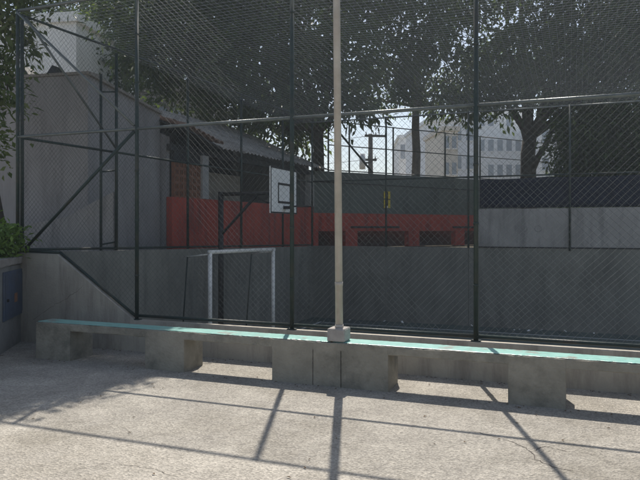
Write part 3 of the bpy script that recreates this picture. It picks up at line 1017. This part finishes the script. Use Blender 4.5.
# ------------------------------------------------------------------ trees
def leaves_mesh(name, clumps, leaf_len, leaf_w, density, material, parent, droop=0.35, hollow=.35):
    """clumps: (centre, (rx,ry,rz), weight). leaf quads folded along the midrib."""
    V, Fc, T = [], [], []
    base = 0
    for c, rad, wgt in clumps:
        n = int(density * wgt * (rad[0] * rad[1] + rad[1] * rad[2] + rad[0] * rad[2]))
        if n < 4: continue
        # twigs: leaves gather in small tufts
        nt = max(3, n // 20)
        d = rng.normal(size=(nt, 3)); d /= np.linalg.norm(d, axis=1)[:, None]
        rr = (hollow + (1 - hollow) * rng.random(nt)) ** 0.6
        wob = 1 + .28 * np.sin(d[:, 0] * 5 + c[0]) * np.cos(d[:, 1] * 4 + c[1] * 2) + .15 * rng.normal(size=nt)
        tc = np.array(c)[None] + d * (rr * wob)[:, None] * np.array(rad)[None]
        ids = rng.integers(0, nt, n)
        p = tc[ids] + rng.normal(size=(n, 3)) * leaf_len * 1.05
        ax = d[ids] * .8 + rng.normal(size=(n, 3)) * .8
        ax[:, 2] -= droop
        ax /= np.linalg.norm(ax, axis=1)[:, None]
        up = rng.normal(size=(n, 3)) * .6; up[:, 2] += 1
        sd = np.cross(ax, up); sd /= (np.linalg.norm(sd, axis=1)[:, None] + 1e-6)
        nn = np.cross(sd, ax)
        cs = rng.uniform(.75, 1.35)
        L = cs * leaf_len * (0.6 + .8 * rng.random(n))[:, None]
        W = leaf_w * (0.6 + .8 * rng.random(n))[:, None]
        a = p
        b = p + ax * L * .45 + sd * W * .5 + nn * W * .14
        t = p + ax * L - nn * L * .10
        e = p + ax * L * .45 - sd * W * .5 + nn * W * .14
        V.append(np.stack([a, b, t, e], 1).reshape(-1, 3))
        idx = base + np.arange(n) * 4
        Fc.append(np.stack([np.stack([idx, idx + 1, idx + 2], 1), np.stack([idx, idx + 2, idx + 3], 1)], 1).reshape(-1, 3))
        tint = np.clip(.5 + .30 * rng.normal(size=n) + .15 * rng.normal(), 0, 1)
        T.append(np.repeat(tint, 4))
        base += n * 4
    V = np.concatenate(V); Fc = np.concatenate(Fc); T = np.concatenate(T)
    me = bpy.data.meshes.new(name)
    me.vertices.add(len(V)); me.vertices.foreach_set("co", V.astype(np.float32).ravel())
    me.loops.add(len(Fc) * 3); me.loops.foreach_set("vertex_index", Fc.astype(np.int32).ravel())
    me.polygons.add(len(Fc))
    me.polygons.foreach_set("loop_start", np.arange(0, len(Fc) * 3, 3, dtype=np.int32))
    me.polygons.foreach_set("loop_total", np.full(len(Fc), 3, dtype=np.int32))
    at_ = me.attributes.new("tint", 'FLOAT', 'POINT')
    at_.data.foreach_set("value", T.astype(np.float32))
    me.materials.append(material)
    me.update(); me.validate()
    o = bpy.data.objects.new(name, me)
    COL.objects.link(o)
    o.parent = parent
    return o

def wander(a, b, n, j):
    a, b = Vector(a), Vector(b)
    pts = []
    for i in range(n + 1):
        t = i / n
        p = a.lerp(b, t)
        if 0 < i < n:
            p += Vector((random.uniform(-j, j), random.uniform(-j, j), random.uniform(-j, j) * .5))
        p.z += math.sin(math.pi * t) * j * .4
        pts.append(p)
    return pts

def tree(name, base, fork, r, clumps, label, bark, leaf, leaf_len=.22, leaf_w=.09, density=900, group=None, extra=(), droop=.35):
    base = Vector(base)
    e = empty(name, base, 0, label, 'tree', group)
    fk = Vector(fork) - base
    pts = wander((0, 0, -.1), fk, 6, r * .14)
    MB().path(pts, [r * (1.25 if i == 0 else 1 - .05 * i) for i in range(7)], 10).build('trunk', bark, e, True)
    lm = MB()
    for i, (c, rad, w_) in enumerate(clumps):
        c = Vector(c) - base
        st = fk + Vector((random.uniform(-.1, .1) * r, random.uniform(-.1, .1) * r, -r * .3))
        q = wander(st, c, 5, .05 * (c - st).length)
        r0 = r * random.uniform(.32, .5)
        lm.path(q, [r0 * (1 - .16 * k) for k in range(6)], 6)
        for k in range(5):
            dd = Vector((random.gauss(0, 1), random.gauss(0, 1), random.gauss(0, .8))).normalized()
            ee = c + Vector((dd.x * rad[0], dd.y * rad[1], dd.z * rad[2])) * .85
            lm.path(wander(q[4], ee, 3, .1), [r0 * .28, r0 * .2, r0 * .13, r0 * .05], 4)
    for a, b_, r0 in extra:
        lm.path(wander(Vector(a) - base, Vector(b_) - base, 5, .06), [r0 * (1 - .14 * k) for k in range(6)], 7)
    lm.build('limbs', bark, e, True)
    lc = [(tuple(Vector(c) - base), rad, w_) for c, rad, w_ in clumps]
    leaves_mesh('crown', lc, leaf_len, leaf_w, density, leaf, e, droop)
    return e

def cl(px, py, d, rx, rz=None, ry=None, w_=1.0):
    p = at(px, py, d)
    return (tuple(p), (rx, ry or rx, rz or rx * .75), w_)

GZ = .98
def gbase(px, d, z=GZ):
    return ((px - 320) / 640 * d, d, z)

# A: big dark tree behind the shed
A = [cl(200, 20, 20, 1.7), cl(160, 50, 21, 1.4), cl(250, 60, 19.5, 1.6), cl(300, 25, 20, 1.7), cl(225, 95, 21, 1.25, .9),
     cl(275, 105, 21.5, 1.2, .9), cl(310, 85, 19, 1.3, .9), cl(185, 92, 22, 1.2, .8), cl(260, -20, 20, 2.0), cl(180, -40, 21, 2.0),
     cl(330, -30, 20, 1.8), cl(240, 128, 22.5, 1.0, .6), cl(300, 135, 22, .9, .6), cl(340, 60, 18.5, 1.2, .9), cl(355, 98, 18.6, .75, .45),
     cl(285, -90, 19, 2.2), cl(140, 10, 22, 1.6), cl(200, -100, 21, 2.2), cl(220, 40, 23, 1.8)]
tree('shade_tree', gbase(321, 21), at(318, 128, 20.8), .24, A, 'broad dark tree spreading over the corrugated shed roof', M['bark'], M['leaf_dark'],
     .24, .10, 330, 'shade trees behind the court', extra=[(at(322, 130, 20.8), at(352, 92, 20), .10)])
# B: tree with the straight trunk
B = [cl(385, 64, 22, 1.3, .8), cl(420, 30, 21, 1.8), cl(358, 12, 22, 1.2), cl(455, 75, 22, 1.3, .9), cl(405, 92, 22.5, .8, .45),
     cl(440, 100, 23, .9, .5), cl(380, -40, 22, 2.0), cl(440, -30, 22, 2.0), cl(468, 8, 22, .9), cl(375, 100, 23, .7, .35), cl(468, 108, 22, .8, .45),
     cl(410, -100, 21, 2.3)]
tree('shade_tree', gbase(416.5, 23.5), at(416, 105, 23.5), .19, B, 'dark tree with a straight slim trunk beside the pale far blocks', M['bark_pale'], M['leaf_dark'],
     .23, .095, 350, 'shade trees behind the court')
# C: forked tree
C = [cl(520, 50, 22, 1.7, 1.1), cl(560, 70, 21, 1.6, 1.0), cl(490, 80, 22.5, 1.2, .8), cl(600, 40, 21, 1.8), cl(545, 22, 22, 1.1), cl(640, 60, 20, 1.7),
     cl(508, -5, 23, .8), cl(590, -30, 21, 2.0), cl(520, -70, 22, 2.2), cl(660, 0, 20, 2.0), cl(600, 95, 21, 1.1, .6), cl(505, 102, 22, .8, .4), cl(560, 98, 22.5, .8, .4),
     cl(650, -80, 21, 2.2)]
tree('shade_tree', gbase(527, 22.6), at(530, 135, 22.4), .33, C, 'forked dark tree with a leaning branch above the yard wall', M['bark'], M['leaf_dark'],
     .22, .095, 360, 'shade trees behind the court',
     extra=[(at(531, 172, 22.3), at(566, 104, 21.6), .13), (at(531, 150, 22.4), at(505, 98, 22.2), .12), (at(552, 132, 22), at(545, 96, 21.8), .06)])
# D: low leafy mass at the right
D = [cl(600, 130, 20.5, 1.2, .9), cl(640, 120, 20, 1.4, 1.0), cl(580, 150, 21, .9, .6), cl(615, 165, 20.5, 1.1, .6), cl(655, 165, 20, 1.3, .8), cl(575, 118, 21.5, .8, .5),
     cl(690, 140, 19.5, 1.5, 1.2), cl(570, 172, 21.2, .7, .35), cl(630, 188, 20.3, 1.2, .5), cl(590, 190, 20.6, 1.0, .4), cl(670, 190, 19.6, 1.2, .5)]
tree('leafy_tree', gbase(640, 20.6), at(632, 165, 20.5), .15, D, 'low bushy tree with yellow green sunlit leaves above the pale block wall', M['bark'], M['leaf_mid'],
     .20, .08, 950)
# E: trees behind the white house
E = [cl(110, 30, 27, 1.7), cl(75, 40, 28, 1.5), cl(130, 70, 26.5, 1.6, 1.1), cl(100, 75, 27, 1.3, .9), cl(60, 0, 28, 2.0), cl(120, -10, 27, 2.2), cl(85, 60, 26, 1.1, .8), cl(150, 40, 28, 1.6)]
tree('shade_tree', gbase(112, 27.5), at(110, 90, 27.4), .25, E, 'dark tree rising between the white house and the grey house wall', M['bark'], M['leaf_dark'],
     .24, .10, 260, 'shade trees behind the court')

# L: tree on the left that shades the corner of the plaza
Lc = [cl(-4, 25, 10.2, .5, .45, w_=.4), cl(-25, 80, 10.2, .6, .6, w_=.4), cl(8, 95, 10.4, .34, .4, w_=.4), cl(18, 45, 10.4, .32, .35, w_=.4), cl(-15, -5, 10.6, .8, .5, w_=.4),
      cl(-8, 150, 10.3, .36, .4, w_=.4), cl(28, -22, 10.6, .55, .4, w_=.5)]
k67 = math.cos(SUN_EL) / math.sin(SUN_EL)
for X, g, z, rx in ((-3.3, 6.9, 7.2, .75), (-2.35, 7.25, 7.6, .55), (-4.6, 6.5, 7.0, .9), (-2.9, 6.15, 7.0, .55), (-3.7, 7.9, 7.8, .8), (-2.0, 8.1, 8.0, .55),
                    (-5.6, 7.0, 6.6, .9), (-4.7, 8.6, 7.6, .9), (-3.6, 5.85, 6.6, .5), (-4.6, 5.6, 6.2, .5), (-2.6, 8.9, 8.0, .7), (-3.9, 6.9, 6.9, .7), (-2.7, 6.6, 7.2, .5), (-3.2, 5.5, 6.6, .35), (-5.3, 6.0, 6.4, .7)):
    Lc.append(((X + .035 * k67 * z, g + k67 * z, z), (rx, rx, rx * .6), 3.4))
tree('street_tree', (-5.2, 10.55, .98), (-6.3, 10.9, 6.3), .14, Lc, 'tree beside the meter cabinet with sunlit leaves over the fence corner', M['bark'], M['leaf_street'],
     .13, .06, 1500)

# shrub growing behind the cabinet cap
sb = empty('shrub', c0 + cd * .55 + Vector((-.32, 0, 1.19)), 0, 'small bright green shrub on top of the meter cabinet', 'shrub')
sm = MB()
for k in range(9):
    a_ = random.uniform(0, 6.28)
    sm.path(wander((0, 0, 0), (math.cos(a_) * .3, math.sin(a_) * .35, random.uniform(.2, .38)), 3, .03), [.008, .006, .005, .003], 5)
sm.build('stems', M['bark'], sb)
leaves_mesh('foliage', [((0, 0, .24), (.34, .42, .20), 1), ((-.1, -.35, .2), (.25, .3, .17), 1), ((.05, .35, .2), (.25, .3, .16), 1)], .075, .035, 5200, M['leaf_bright'], sb, .1)

lt = MB()
for k in range(26):
    p = F(random.uniform(-3, 8), 9.55 - abs(random.gauss(0, .35)), COURT_Z + .008)
    a_ = random.uniform(0, 6.28)
    L_ = random.uniform(.02, .07)
    dx, dy = Vector((math.cos(a_), math.sin(a_), .35)) * L_, Vector((-math.sin(a_), math.cos(a_), .5)) * L_ * .7
    p.z += L_ * .8
    lt.add([p - dx, p + dy, p + dx, p - dy], [(0, 1, 2), (0, 2, 3)])
tag(lt.build('paper_litter', M['white']), 'scraps of pale litter along the foot of the far court wall', 'litter', kind='stuff')

# a few dry leaves and chips on the paving
dl = MB()
for k in range(230):
    p = F(random.uniform(-4, 5), random.uniform(-4.6, -.1), .006) if k < 60 else F(random.uniform(-4, 5), (-.09 if k % 3 else -.89) - abs(random.gauss(0, .05)), .006)
    a_ = random.uniform(0, 6.28)
    L_, W_ = random.uniform(.008, .022), random.uniform(.005, .010)
    dx, dy = Vector((math.cos(a_), math.sin(a_), .1)) * L_, Vector((-math.sin(a_), math.cos(a_), .15)) * W_
    dl.add([p - dx, p + dy + Vector((0, 0, .004)), p + dx, p - dy + Vector((0, 0, .006))], [(0, 1, 2), (0, 2, 3)])
tag(dl.build('fallen_leaves', M['leaf_dry']), 'scattered dry leaves and chips on the paving', 'leaves', kind='stuff')

# ------------------------------------------------------------------ thin scattering volume added to stand in for lens glare
hz = MB().box(-760, 760, -120, 790, -2.1, 19).build('glare_veil', None)
hm = bpy.data.materials.new("glare_veil")
hm.use_nodes = True
hn = hm.node_tree
hn.nodes.remove(hn.nodes["Principled BSDF"])
pv = hn.nodes.new("ShaderNodeVolumePrincipled")
pv.inputs["Color"].default_value = (0.78, 0.90, 1.0, 1)
pv.inputs["Density"].default_value = 0.0017
pv.inputs["Anisotropy"].default_value = 0.5
hn.links.new(pv.outputs[0], hn.nodes["Material Output"].inputs["Volume"])
hz.data.materials.clear()
hz.data.materials.append(hm)
tag(hz, kind='stuff')
